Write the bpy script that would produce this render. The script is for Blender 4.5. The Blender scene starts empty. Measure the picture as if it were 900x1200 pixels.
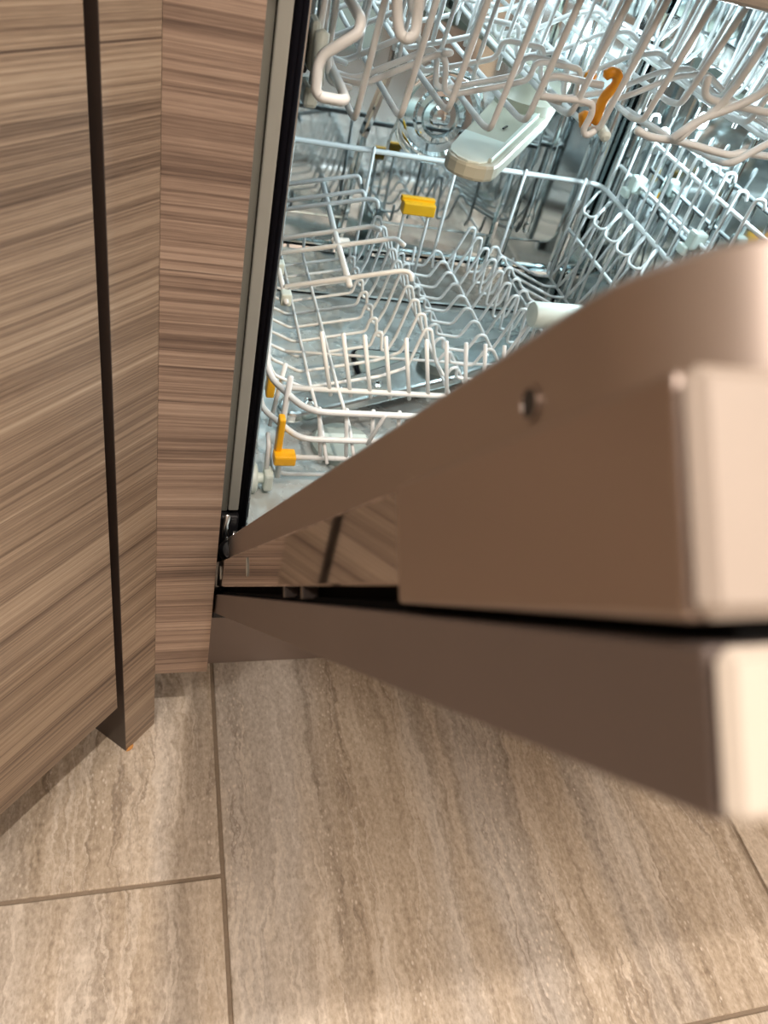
import bpy, bmesh, math, random
from mathutils import Vector, Matrix
random.seed(7)
SC = bpy.context.scene
COL = SC.collection

# ------------------------------------------------------------------ camera
cam_d = bpy.data.cameras.new('camera')
cam = bpy.data.objects.new('camera', cam_d)
COL.objects.link(cam)
RX = Vector((0.95749155, -0.20098207, 0.2069206))      # image right in world axes
RY = Vector((0.00727224, -0.70027888, -0.71383233))    # image down
RZ = Vector((0.28836963, 0.68499321, -0.66904953))     # viewing direction
m = Matrix((RX, -RY, -RZ)).transposed().to_4x4()
m.translation = Vector((-0.0554, -0.475, 0.7993))
cam.matrix_world = m
cam_d.sensor_fit = 'VERTICAL'
cam_d.sensor_height = 36.0
cam_d.lens = 895.8 / 1200 * 36
cam_d.clip_start = 0.005
cam_d.dof.use_dof = True
cam_d.dof.focus_distance = 0.64
cam_d.dof.aperture_fstop = 12.0
SC.camera = cam

# ------------------------------------------------------------------ world, exposure
SC.view_settings.view_transform = 'Standard'
SC.view_settings.look = 'None'
SC.view_settings.gamma = 1.0
SC.view_settings.exposure = 0.12
try:
    SC.cycles.use_denoising = True
    SC.cycles.max_bounces = 10
    SC.cycles.sample_clamp_indirect = 6.0
    SC.cycles.caustics_reflective = False
    SC.cycles.caustics_refractive = False
except Exception:
    pass
W = bpy.data.worlds.new('world')
SC.world = W
W.use_nodes = True
W.node_tree.nodes['Background'].inputs[0].default_value = (1.0, 0.93, 0.85, 1)
W.node_tree.nodes['Background'].inputs[1].default_value = 0.25

# lamp powers (the lamps themselves are built with their fittings further down)
P_MAIN, P_SIDE, P_LED = 27.0, 21.0, 1.45
P_SPOT = 190.0
WARM = (1.0, 0.88, 0.78)
COOL = (0.72, 0.92, 1.0)

# ------------------------------------------------------------------ material helpers
def new_mat(name):
    mt = bpy.data.materials.new(name)
    mt.use_nodes = True
    nt = mt.node_tree
    return mt, nt, nt.nodes['Principled BSDF']

def node(nt, typ, **kw):
    n = nt.nodes.new(typ)
    for k, v in kw.items():
        setattr(n, k, v)
    return n

def plain(name, col, rough=0.5, metal=0.0, var=0.06, scale=40.0, bump=0.0, spec=0.5, coat=0.0, rvar=0.0):
    """colour with slight procedural mottling and optional fine relief"""
    mt, nt, b = new_mat(name)
    tc = node(nt, 'ShaderNodeTexCoord')
    nz = node(nt, 'ShaderNodeTexNoise')
    nz.inputs['Scale'].default_value = scale
    nz.inputs['Detail'].default_value = 4
    nt.links.new(tc.outputs['Object'], nz.inputs['Vector'])
    mx = node(nt, 'ShaderNodeMix', data_type='RGBA')
    mx.inputs[6].default_value = (*[c * (1 - var) for c in col], 1)
    mx.inputs[7].default_value = (*[min(1, c * (1 + var)) for c in col], 1)
    nt.links.new(nz.outputs['Fac'], mx.inputs[0])
    nt.links.new(mx.outputs[2], b.inputs['Base Color'])
    b.inputs['Roughness'].default_value = rough
    b.inputs['Metallic'].default_value = metal
    b.inputs['Specular IOR Level'].default_value = spec
    b.inputs['Coat Weight'].default_value = coat
    if rvar:
        mr = node(nt, 'ShaderNodeMapRange')
        mr.inputs['To Min'].default_value = max(0, rough - rvar)
        mr.inputs['To Max'].default_value = rough + rvar
        nt.links.new(nz.outputs['Fac'], mr.inputs['Value'])
        nt.links.new(mr.outputs[0], b.inputs['Roughness'])
    if bump:
        bp = node(nt, 'ShaderNodeBump')
        bp.inputs['Strength'].default_value = bump
        bp.inputs['Distance'].default_value = 0.002
        nt.links.new(nz.outputs['Fac'], bp.inputs['Height'])
        nt.links.new(bp.outputs[0], b.inputs['Normal'])
    return mt

def emit(name, col, strength):
    mt, nt, b = new_mat(name)
    b.inputs['Base Color'].default_value = (*col, 1)
    b.inputs['Emission Color'].default_value = (*col, 1)
    b.inputs['Emission Strength'].default_value = strength
    return mt

def ramp(nt, stops):
    r = node(nt, 'ShaderNodeValToRGB')
    el = r.color_ramp.elements
    while len(el) > 1:
        el.remove(el[-1])
    el[0].position = stops[0][0]
    el[0].color = (*stops[0][1], 1)
    for p, c in stops[1:]:
        e = el.new(p)
        e.color = (*c, 1)
    return r

def stretched_noise(nt, src, sx, sy, sz, detail=3, loc=(0, 0, 0), dist=0.0):
    mp = node(nt, 'ShaderNodeMapping')
    mp.inputs['Scale'].default_value = (sx, sy, sz)
    mp.inputs['Location'].default_value = loc
    nt.links.new(src, mp.inputs['Vector'])
    nz = node(nt, 'ShaderNodeTexNoise')
    nz.inputs['Scale'].default_value = 1.0
    nz.inputs['Detail'].default_value = detail
    nz.inputs['Roughness'].default_value = 0.6
    nz.inputs['Distortion'].default_value = dist
    nt.links.new(mp.outputs[0], nz.inputs['Vector'])
    return nz.outputs['Fac']

def mth(nt, op, a, b=None, c=None):
    n = node(nt, 'ShaderNodeMath', operation=op)
    for i, v in enumerate((a, b, c)):
        if v is None:
            continue
        if hasattr(v, 'is_linked') or hasattr(v, 'links'):
            nt.links.new(v, n.inputs[i])
        else:
            n.inputs[i].default_value = v
    return n.outputs[0]

def wood_mat(name, seed, tint=(1, 1, 1)):
    """horizontal zebrano-like laminate: grain runs along local X, layered along Z"""
    mt, nt, b = new_mat(name)
    tc = node(nt, 'ShaderNodeTexCoord')
    o = tc.outputs['Object']
    L = (seed * 3.1, seed * 1.7, seed * 5.3)
    wav = stretched_noise(nt, o, 2.2, 2.2, 7.0, 2, L)                # slow waviness of the layers
    sep = node(nt, 'ShaderNodeSeparateXYZ')
    nt.links.new(o, sep.inputs[0])
    zz = mth(nt, 'ADD', sep.outputs['Z'], mth(nt, 'MULTIPLY', mth(nt, 'SUBTRACT', wav, 0.5), 0.012))
    cmb = node(nt, 'ShaderNodeCombineXYZ')
    nt.links.new(sep.outputs['X'], cmb.inputs['X'])
    nt.links.new(zz, cmb.inputs['Z'])
    v = cmb.outputs[0]
    broad = stretched_noise(nt, v, 0.7, 1, 40, 2, L)
    mid = stretched_noise(nt, v, 1.3, 1, 230, 3, L)
    fine = stretched_noise(nt, v, 3.0, 1, 640, 2, L)
    hair = stretched_noise(nt, v, 60.0, 1, 1300, 1, L)
    s = mth(nt, 'ADD', mth(nt, 'MULTIPLY', broad, 0.28), mth(nt, 'MULTIPLY', mid, 0.36))
    s = mth(nt, 'ADD', s, mth(nt, 'MULTIPLY', fine, 0.27))
    s = mth(nt, 'ADD', s, mth(nt, 'MULTIPLY', hair, 0.09))
    cr = ramp(nt, [(0.36, (0.105, 0.073, 0.056)), (0.45, (0.215, 0.158, 0.118)), (0.50, (0.295, 0.222, 0.165)),
                   (0.56, (0.385, 0.298, 0.223)), (0.66, (0.50, 0.405, 0.315))])
    nt.links.new(s, cr.inputs[0])
    # sharp dark pores
    dk = stretched_noise(nt, v, 1.3, 1, 230, 2, (L[0] + 9, 0, L[2] + 4))
    dm = node(nt, 'ShaderNodeMapRange')
    dm.inputs['From Min'].default_value = 0.37
    dm.inputs['From Max'].default_value = 0.29
    nt.links.new(dk, dm.inputs['Value'])
    mx = node(nt, 'ShaderNodeMix', data_type='RGBA')
    nt.links.new(mth(nt, 'MULTIPLY', dm.outputs[0], 0.75), mx.inputs[0])
    nt.links.new(cr.outputs[0], mx.inputs[6])
    mx.inputs[7].default_value = (0.075, 0.050, 0.041, 1)
    tn = node(nt, 'ShaderNodeMix', data_type='RGBA', blend_type='MULTIPLY')
    tn.inputs[0].default_value = 1
    nt.links.new(mx.outputs[2], tn.inputs[6])
    tn.inputs[7].default_value = (*tint, 1)
    nt.links.new(tn.outputs[2], b.inputs['Base Color'])
    b.inputs['Roughness'].default_value = 0.42
    bp = node(nt, 'ShaderNodeBump')
    bp.inputs['Strength'].default_value = 0.12
    bp.inputs['Distance'].default_value = 0.001
    nt.links.new(fine, bp.inputs['Height'])
    nt.links.new(bp.outputs[0], b.inputs['Normal'])
    return mt

def travertine_mat():
    """vein-cut travertine: veins along Y, pitted"""
    mt, nt, b = new_mat('travertine')
    tc = node(nt, 'ShaderNodeTexCoord')
    o = tc.outputs['Object']
    warp = stretched_noise(nt, o, 7, 3.5, 1, 3)
    warp2 = stretched_noise(nt, o, 70, 42, 1, 4, (4, 2, 0))
    sep = node(nt, 'ShaderNodeSeparateXYZ')
    nt.links.new(o, sep.inputs[0])
    info = node(nt, 'ShaderNodeObjectInfo')
    xx = mth(nt, 'ADD', sep.outputs['X'], mth(nt, 'MULTIPLY', mth(nt, 'SUBTRACT', warp, 0.5), 0.05))
    xx = mth(nt, 'ADD', xx, mth(nt, 'MULTIPLY', mth(nt, 'SUBTRACT', warp2, 0.5), 0.021))
    cmb = node(nt, 'ShaderNodeCombineXYZ')
    nt.links.new(xx, cmb.inputs['X'])
    nt.links.new(sep.outputs['Y'], cmb.inputs['Y'])
    nt.links.new(mth(nt, 'MULTIPLY', info.outputs['Random'], 30.0), cmb.inputs['Z'])
    v = cmb.outputs[0]
    band = stretched_noise(nt, v, 20, 0.6, 1, 2)
    vein = stretched_noise(nt, v, 85, 2.2, 1, 4, (2, 5, 1))
    thin = stretched_noise(nt, v, 210, 9.0, 1, 4, (7, 1, 3))
    grit = stretched_noise(nt, o, 230, 140, 1, 5, (3, 3, 3))
    s = mth(nt, 'ADD', mth(nt, 'MULTIPLY', band, 0.24), mth(nt, 'MULTIPLY', vein, 0.26))
    s = mth(nt, 'ADD', s, mth(nt, 'MULTIPLY', thin, 0.18))
    s = mth(nt, 'ADD', s, mth(nt, 'MULTIPLY', grit, 0.32))
    cr = ramp(nt, [(0.37, (0.22, 0.172, 0.122)), (0.44, (0.355, 0.288, 0.212)), (0.50, (0.455, 0.378, 0.287)),
                   (0.55, (0.53, 0.452, 0.358)), (0.64, (0.70, 0.62, 0.515))])
    nt.links.new(s, cr.inputs[0])
    # greyer bands
    gb = stretched_noise(nt, v, 9, 0.5, 1, 2, (11, 3, 8))
    gm = node(nt, 'ShaderNodeMapRange')
    gm.inputs['From Min'].default_value = 0.48
    gm.inputs['From Max'].default_value = 0.62
    nt.links.new(gb, gm.inputs['Value'])
    hs = node(nt, 'ShaderNodeHueSaturation')
    hs.inputs['Saturation'].default_value = 0.55
    hs.inputs['Value'].default_value = 0.97
    nt.links.new(cr.outputs[0], hs.inputs['Color'])
    mx = node(nt, 'ShaderNodeMix', data_type='RGBA')
    nt.links.new(mth(nt, 'MULTIPLY', gm.outputs[0], 0.8), mx.inputs[0])
    nt.links.new(cr.outputs[0], mx.inputs[6])
    nt.links.new(hs.outputs[0], mx.inputs[7])
    # pits and cream flecks, gathered along the veins
    vo = node(nt, 'ShaderNodeTexVoronoi')
    mp = node(nt, 'ShaderNodeMapping')
    mp.inputs['Scale'].default_value = (200, 120, 1)
    nt.links.new(o, mp.inputs['Vector'])
    nt.links.new(mp.outputs[0], vo.inputs['Vector'])
    vo.inputs['Scale'].default_value = 1.0
    pit = node(nt, 'ShaderNodeMapRange')
    pit.inputs['From Min'].default_value = 0.30
    pit.inputs['From Max'].default_value = 0.12
    nt.links.new(vo.outputs['Distance'], pit.inputs['Value'])
    zone = node(nt, 'ShaderNodeMapRange')
    zone.inputs['From Min'].default_value = 0.47
    zone.inputs['From Max'].default_value = 0.60
    nt.links.new(stretched_noise(nt, v, 26, 2.4, 1, 3, (1, 9, 2)), zone.inputs['Value'])
    fl = mth(nt, 'MULTIPLY', pit.outputs[0], zone.outputs[0])
    m2 = node(nt, 'ShaderNodeMix', data_type='RGBA')
    nt.links.new(mth(nt, 'MULTIPLY', fl, 0.95), m2.inputs[0])
    nt.links.new(mx.outputs[2], m2.inputs[6])
    m2.inputs[7].default_value = (0.66, 0.59, 0.50, 1)
    # coarser dark pits between them
    vo2 = node(nt, 'ShaderNodeTexVoronoi')
    mp2 = node(nt, 'ShaderNodeMapping')
    mp2.inputs['Scale'].default_value = (300, 150, 1)
    mp2.inputs['Location'].default_value = (3.3, 7.1, 0)
    nt.links.new(o, mp2.inputs['Vector'])
    nt.links.new(mp2.outputs[0], vo2.inputs['Vector'])
    vo2.inputs['Scale'].default_value = 1.0
    pit2 = node(nt, 'ShaderNodeMapRange')
    pit2.inputs['From Min'].default_value = 0.34
    pit2.inputs['From Max'].default_value = 0.10
    nt.links.new(vo2.outputs['Distance'], pit2.inputs['Value'])
    mp_ = node(nt, 'ShaderNodeMix', data_type='RGBA')
    nt.links.new(mth(nt, 'MULTIPLY', mth(nt, 'MULTIPLY', pit2.outputs[0], grit), 0.55), mp_.inputs[0])
    nt.links.new(m2.outputs[2], mp_.inputs[6])
    mp_.inputs[7].default_value = (0.17, 0.13, 0.095, 1)
    m2 = mp_
    # thin dark cracks along the veins
    ck = node(nt, 'ShaderNodeMapRange')
    ck.inputs['From Min'].default_value = 0.018
    ck.inputs['From Max'].default_value = 0.0
    nt.links.new(mth(nt, 'ABSOLUTE', mth(nt, 'SUBTRACT', stretched_noise(nt, v, 22, 1.6, 1, 5, (5, 5, 5)), 0.5)), ck.inputs['Value'])
    m3 = node(nt, 'ShaderNodeMix', data_type='RGBA')
    nt.links.new(mth(nt, 'MULTIPLY', ck.outputs[0], mth(nt, 'MULTIPLY', zone.outputs[0], 0.55)), m3.inputs[0])
    nt.links.new(m2.outputs[2], m3.inputs[6])
    m3.inputs[7].default_value = (0.15, 0.11, 0.08, 1)
    # crusty pale veins beside the cracks
    lv = node(nt, 'ShaderNodeMapRange')
    lv.inputs['From Min'].default_value = 0.022
    lv.inputs['From Max'].default_value = 0.004
    nt.links.new(mth(nt, 'ABSOLUTE', mth(nt, 'SUBTRACT', stretched_noise(nt, v, 24, 1.3, 1, 5, (5.2, 5, 5)), 0.545)), lv.inputs['Value'])
    m4 = node(nt, 'ShaderNodeMix', data_type='RGBA')
    nt.links.new(mth(nt, 'MULTIPLY', lv.outputs[0], mth(nt, 'MULTIPLY', grit, 0.95)), m4.inputs[0])
    nt.links.new(m3.outputs[2], m4.inputs[6])
    m4.inputs[7].default_value = (0.68, 0.61, 0.52, 1)
    nt.links.new(m4.outputs[2], b.inputs['Base Color'])
    b.inputs['Roughness'].default_value = 0.45
    bp = node(nt, 'ShaderNodeBump')
    bp.inputs['Strength'].default_value = 0.6
    bp.inputs['Distance'].default_value = 0.0012
    nt.links.new(s, bp.inputs['Height'])
    nt.links.new(bp.outputs[0], b.inputs['Normal'])
    return mt

def steel_mat(name, col, rough, axis, streak=0.06):
    """brushed steel: fine streaks across the given local axis"""
    mt, nt, b = new_mat(name)
    tc = node(nt, 'ShaderNodeTexCoord')
    sc = [900, 900, 900]
    sc['xyz'.index(axis)] = 6
    f = stretched_noise(nt, tc.outputs['Object'], *sc, 2)
    cl = node(nt, 'ShaderNodeTexNoise')
    cl.inputs['Scale'].default_value = 11
    nt.links.new(tc.outputs['Object'], cl.inputs['Vector'])
    mr = node(nt, 'ShaderNodeMapRange')
    mr.inputs['To Min'].default_value = max(0.02, rough - streak)
    mr.inputs['To Max'].default_value = rough + streak
    nt.links.new(mth(nt, 'MULTIPLY_ADD', f, 0.6, mth(nt, 'MULTIPLY', cl.outputs['Fac'], 0.4)), mr.inputs['Value'])
    nt.links.new(mr.outputs[0], b.inputs['Roughness'])
    b.inputs['Base Color'].default_value = (*col, 1)
    b.inputs['Metallic'].default_value = 1.0
    bp = node(nt, 'ShaderNodeBump')
    bp.inputs['Strength'].default_value = 0.03
    bp.inputs['Distance'].default_value = 0.0005
    nt.links.new(cl.outputs['Fac'], bp.inputs['Height'])
    nt.links.new(bp.outputs[0], b.inputs['Normal'])
    return mt

M = {}
M['wood_diag'] = wood_mat('wood_laminate_corner', 1, (0.97, 0.985, 0.98))
M['wood_front_shaded'] = wood_mat('wood_laminate_front_shaded', 2, (0.86, 0.82, 0.84))  # darker pinkish tint puts the dimmer light on this front into the wood
M['tile'] = travertine_mat()
M['grout'] = plain('grout', (0.25, 0.195, 0.14), 0.85, bump=0.4, scale=300, var=0.15)
M['dark_edge'] = plain('dark_brown_edge', (0.045, 0.033, 0.028), 0.4)
M['plinth'] = plain('brown_plinth_laminate', (0.185, 0.145, 0.125), 0.45)
M['panel_side'] = plain('brown_panel_edge', (0.135, 0.105, 0.094), 0.5, scale=12, var=0.1)
M['panel_top'] = plain('pale_cream', (0.52, 0.47, 0.41), 0.35)  # paler than the brown panel side
M['chip'] = plain('raw_chipboard', (0.55, 0.27, 0.08), 0.9, var=0.35, scale=500)
M['carcass'] = plain('carcass_board', (0.30, 0.27, 0.24), 0.6)
M['door_steel'] = steel_mat('door_steel', (0.50, 0.44, 0.415), 0.05, 'y', 0.015)  # brown tint of the door steels stands in for reflected floor and wood
M['cover_steel'] = steel_mat('door_cover_steel', (0.43, 0.36, 0.325), 0.36, 'x', 0.08)
M['lip_steel'] = steel_mat('door_lip_steel', (0.42, 0.36, 0.325), 0.40, 'y', 0.05)
M['strip_steel'] = plain('control_strip', (0.34, 0.29, 0.25), 0.5, metal=0.0)
M['tub_steel'] = steel_mat('tub_steel', (0.74, 0.80, 0.81), 0.07, 'z', 0.03)
M['tub_floor'] = plain('tub_floor_steel', (0.60, 0.63, 0.61), 0.27, metal=0.45, var=0.05, scale=22, bump=0.25, rvar=0.06)
M['arm_steel'] = steel_mat('spray_arm_steel', (0.62, 0.66, 0.66), 0.2, 'x')
M['bright_steel'] = plain('bright_steel', (0.75, 0.75, 0.73), 0.15, metal=1)
M['black'] = plain('black_plastic', (0.012, 0.012, 0.014), 0.4)
M['gap_shade'] = plain('gap_shade_black', (0.004, 0.004, 0.004), 0.9, spec=0.05)  # near-black that paints the shade inside the door gap
M['rubber'] = plain('black_rubber_seal', (0.006, 0.006, 0.010), 0.5, bump=0.15, scale=120, spec=0.1)
M['frame_grey'] = plain('frame_grey_light', (0.36, 0.36, 0.32), 0.4, metal=0.1)
M['frame_dark'] = plain('frame_grey_olive', (0.20, 0.20, 0.17), 0.45, metal=0.1)
M['wire'] = plain('white_nylon_wire', (0.80, 0.82, 0.81), 0.32, var=0.03, scale=60)
M['plastic'] = plain('white_green_plastic', (0.66, 0.74, 0.68), 0.4, var=0.03)
M['arm_plastic_shaded'] = plain('arm_plastic_shaded', (0.45, 0.45, 0.36), 0.42, var=0.05, scale=14)  # darker than the tip: shade on the arm put into its colour
M['grey_plate'] = plain('grey_plate', (0.40, 0.47, 0.44), 0.35)
M['yellow'] = plain('yellow_clip', (0.95, 0.48, 0.008), 0.4, var=0.05)
M['orange'] = plain('orange_hook', (0.88, 0.34, 0.01), 0.4, var=0.05)
M['wall'] = plain('wall_paint', (0.62, 0.55, 0.48), 0.8)
M['ceiling'] = plain('ceiling_paint', (0.8, 0.77, 0.72), 0.9)
M['counter'] = plain('worktop_stone', (0.42, 0.38, 0.34), 0.3, var=0.2, scale=90)

# ------------------------------------------------------------------ object helpers
def empty(name, loc=(0, 0, 0), label=None, cat=None, group=None, parent=None):
    o = bpy.data.objects.new(name, None)
    o.empty_display_size = 0.05
    o.location = loc
    COL.objects.link(o)
    if label: o['label'] = label
    if cat: o['category'] = cat
    if group: o['group'] = group
    if parent: o.parent = parent
    return o

def link(name, me, mat, parent=None, label=None, cat=None, kind=None, smooth=False):
    o = bpy.data.objects.new(name, me)
    COL.objects.link(o)
    if mat is not None and not me.materials:
        me.materials.append(mat)
    if smooth:
        me.polygons.foreach_set('use_smooth', [True] * len(me.polygons))
    if parent: o.parent = parent
    if label: o['label'] = label
    if cat: o['category'] = cat
    if kind: o['kind'] = kind
    return o

def mesh(name, vs, fs):
    me = bpy.data.meshes.new(name)
    me.from_pydata([tuple(v) for v in vs], [], fs)
    me.update()
    return me

def box_mesh(name, lo, hi, bev=0.0, seg=2):
    bm = bmesh.new()
    bmesh.ops.create_cube(bm, size=1.0)
    for v in bm.verts:
        v.co = Vector([(lo[i] + hi[i]) / 2 + v.co[i] * (hi[i] - lo[i]) for i in range(3)])
    if bev > 0:
        bmesh.ops.bevel(bm, geom=list(bm.edges), offset=bev, segments=seg, profile=0.5, affect='EDGES')
    me = bpy.data.meshes.new(name)
    bm.to_mesh(me); bm.free()
    return me

def box(name, lo, hi, mat, parent=None, bev=0.0, seg=2, **kw):
    return link(name, box_mesh(name, lo, hi, bev, seg), mat, parent, **kw)

def fillet(pts, r, n=4, closed=False):
    pts = [Vector(p) for p in pts]
    out = []
    N = len(pts)
    for i, p in enumerate(pts):
        if not closed and (i == 0 or i == N - 1):
            out.append(p); continue
        a, c = pts[i - 1], pts[(i + 1) % N]
        u, v = (a - p), (c - p)
        lu, lv = u.length, v.length
        if lu < 1e-6 or lv < 1e-6:
            continue
        u /= lu; v /= lv
        d = min(r, lu * 0.48, lv * 0.48)
        p0, p1 = p + u * d, p + v * d
        for k in range(n + 1):
            t = k / n
            out.append(p0 * (1 - t) ** 2 + p * 2 * t * (1 - t) + p1 * t * t)
    return out

def tube_data(pts, r, sides=8, closed=False, caps=True, flat=None):
    """swept tube with a parallel-transport frame"""
    P = [pts[0]]
    for p in pts[1:]:
        if (p - P[-1]).length > 1e-5:
            P.append(p)
    if closed and (P[0] - P[-1]).length < 1e-5:
        P.pop()
    N = len(P)
    T = []
    for i in range(N):
        if closed:
            t = P[(i + 1) % N] - P[i - 1]
        else:
            t = P[min(i + 1, N - 1)] - P[max(i - 1, 0)]
        if t.length < 1e-9:
            t = Vector((0, 0, 1))
        T.append(t.normalized())
    up = Vector((0, 0, 1)) if abs(T[0].z) < 0.9 else Vector((1, 0, 0))
    nrm = (up - T[0] * up.dot(T[0])).normalized()
    vs, fs = [], []
    for i in range(N):
        nrm = (nrm - T[i] * nrm.dot(T[i]))
        nrm = nrm.normalized() if nrm.length > 1e-6 else T[i].orthogonal().normalized()
        bn = T[i].cross(nrm)
        for k in range(sides):
            a = 2 * math.pi * k / sides
            ca, sa = math.cos(a), math.sin(a)
            if flat: sa *= flat
            vs.append(P[i] + (nrm * ca + bn * sa) * r)
    rng = N if closed else N - 1
    for i in range(rng):
        j = (i + 1) % N
        for k in range(sides):
            l = (k + 1) % sides
            fs.append((i * sides + k, i * sides + l, j * sides + l, j * sides + k))
    if not closed and caps:
        for i, s in ((0, -1), (N - 1, 1)):      # slightly domed ends
            c = len(vs)
            vs.append(P[i] + T[i] * s * r * 0.5)
            for k in range(sides):
                l = (k + 1) % sides
                a, b_ = i * sides + k, i * sides + l
                fs.append((c, b_, a) if s < 0 else (c, a, b_))
    return vs, fs

def wire(name, pts, r, parent, mat=None, fil=0.006, sides=8, closed=False, flat=None, **kw):
    f = fillet(pts, fil, 4, closed) if len(pts) > 2 else [Vector(p) for p in pts]
    vs, fs = tube_data(f, r, sides, closed, flat=flat)
    return link(name, mesh(name, vs, fs), mat or M['wire'], parent, smooth=True, **kw)

def prism(name, outline, z0, z1, mat, parent=None, bev=0.0, matrix=None, **kw):
    """outline in XY extruded in Z, edges softened"""
    bm = bmesh.new()
    lo = [bm.verts.new((x, y, z0)) for x, y in outline]
    hi = [bm.verts.new((x, y, z1)) for x, y in outline]
    n = len(outline)
    bm.faces.new(lo[::-1]); bm.faces.new(hi)
    for i in range(n):
        j = (i + 1) % n
        bm.faces.new((lo[i], lo[j], hi[j], hi[i]))
    bmesh.ops.recalc_face_normals(bm, faces=bm.faces)
    if bev:
        es = [e for e in bm.edges if abs(e.verts[0].co.z - e.verts[1].co.z) < 1e-7]
        bmesh.ops.bevel(bm, geom=es, offset=bev, segments=2, profile=0.5, affect='EDGES')
    if matrix is not None:
        bm.transform(matrix)
    me = bpy.data.meshes.new(name)
    bm.to_mesh(me); bm.free()
    return link(name, me, mat, parent, **kw)

def lathe(name, prof, mat, parent=None, matrix=None, n=24, smooth=True, **kw):
    """profile (radius, height) turned about local Z"""
    vs, fs = [], []
    for r, h in prof:
        for k in range(n):
            a = 2 * math.pi * k / n
            vs.append(Vector((r * math.cos(a), r * math.sin(a), h)))
    for i in range(len(prof) - 1):
        for k in range(n):
            l = (k + 1) % n
            fs.append((i * n + k, i * n + l, (i + 1) * n + l, (i + 1) * n + k))
    fs.append(tuple(range(n))[::-1])
    fs.append(tuple((len(prof) - 1) * n + k for k in range(n)))
    if matrix is not None:
        vs = [matrix @ v for v in vs]
    me = mesh(name, vs, fs)
    o = link(name, me, mat, parent, **kw)
    if smooth:
        try:
            me.set_sharp_from_angle(angle=math.radians(40))
        except Exception:
            pass
        me.polygons.foreach_set('use_smooth', [True] * len(me.polygons))
    return o

def rrect(x0, y0, x1, y1, r, n=6):
    out = []
    for cx, cy, a0 in ((x1 - r, y1 - r, 0), (x0 + r, y1 - r, 90), (x0 + r, y0 + r, 180), (x1 - r, y0 + r, 270)):
        for k in range(n + 1):
            a = math.radians(a0 + 90 * k / n)
            out.append((cx + r * math.cos(a), cy + r * math.sin(a)))
    return out

def axis_matrix(origin, zdir, xdir=None):
    z = Vector(zdir).normalized()
    x = Vector(xdir) if xdir is not None else z.orthogonal()
    x = (x - z * x.dot(z)).normalized()
    y = z.cross(x)
    mm = Matrix((x, y, z)).transposed().to_4x4()
    mm.translation = Vector(origin)
    return mm

# ------------------------------------------------------------------ room shell
floor = box('floor', (-2.2, -2.6, -0.03), (2.6, 0.70, -0.0025), M['grout'], kind='structure',
            label='travertine tiled kitchen floor with brown grout')
TW, GW = 0.603, 0.0042
tile_me = {}
def add_tile(x0, y0, x1, y1):
    o = box('floor_tile', (-(x1 - x0) / 2, -(y1 - y0) / 2, -0.010), ((x1 - x0) / 2, (y1 - y0) / 2, 0.0), M['tile'], floor, bev=0.0008, seg=1)
    o.location = ((x0 + x1) / 2, (y0 + y1) / 2, 0)
# columns of tiles running towards the units, seams staggered
G1 = 0.0132
seams = {-1: -0.175, 0: -0.374, 1: -0.175, -2: -0.374, -3: -0.175, 2: -0.374}
for c in range(-3, 4):
    x0 = G1 + c * TW + GW / 2
    x1 = G1 + (c + 1) * TW - GW / 2
    s = seams.get(c, -0.374)
    ks = range(-4, 2)
    for k in ks:
        y0 = s + k * TW + GW / 2
        y1 = s + (k + 1) * TW - GW / 2
        y0c, y1c = max(y0, -2.6), min(y1, 0.70)
        if y1c - y0c > 0.03 and x1 > -2.2 and x0 < 2.6:
            add_tile(max(x0, -2.2), y0c, min(x1, 2.6), y1c)

def struct(name, lo, hi, mat, label):
    return box(name, lo, hi, mat, kind='structure', label=label)
struct('wall_back', (-2.3, 0.70, -0.03), (2.7, 0.80, 2.6), M['wall'], 'kitchen wall behind the base units')
struct('wall_front', (-2.3, -2.7, -0.03), (2.7, -2.6, 2.6), M['wall'], 'far kitchen wall opposite the units')
struct('wall_left', (-2.3, -2.6, -0.03), (-2.2, 0.70, 2.6), M['wall'], 'kitchen wall on the corner cabinet side')
struct('wall_right', (2.6, -2.6, -0.03), (2.7, 0.70, 2.6), M['wall'], 'kitchen wall past the dishwasher')
struct('ceiling', (-2.3, -2.7, 2.5), (2.7, 0.80, 2.6), M['ceiling'], 'pale kitchen ceiling with downlights')

# ------------------------------------------------------------------ ceiling downlights
LENS = emit('lamp_lens', (1.0, 0.86, 0.70), 25.0)
def downlight(x, y, power, size, label, col=WARM):
    t = empty('ceiling_downlight', (x, y, 2.5), label, 'downlight', 'ceiling downlights')
    lathe('trim_ring', [(0.032, -0.001), (0.032, -0.004), (0.048, -0.005), (0.05, -0.002), (0.05, 0.0)], M['bright_steel'], t)
    lathe('lens', [(0.031, -0.0005), (0.031, -0.002)], LENS, t)
    ld = bpy.data.lights.new('downlight_lamp', 'AREA')
    ld.shape = 'DISK'; ld.size = size; ld.energy = power; ld.color = col
    lo = bpy.data.objects.new('lamp', ld)
    COL.objects.link(lo)
    lo.parent = t
    lo.location = (0, 0, -0.008)
downlight(0.106, -0.805, P_MAIN, 0.06, 'ceiling downlight above the open dishwasher door')
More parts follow.
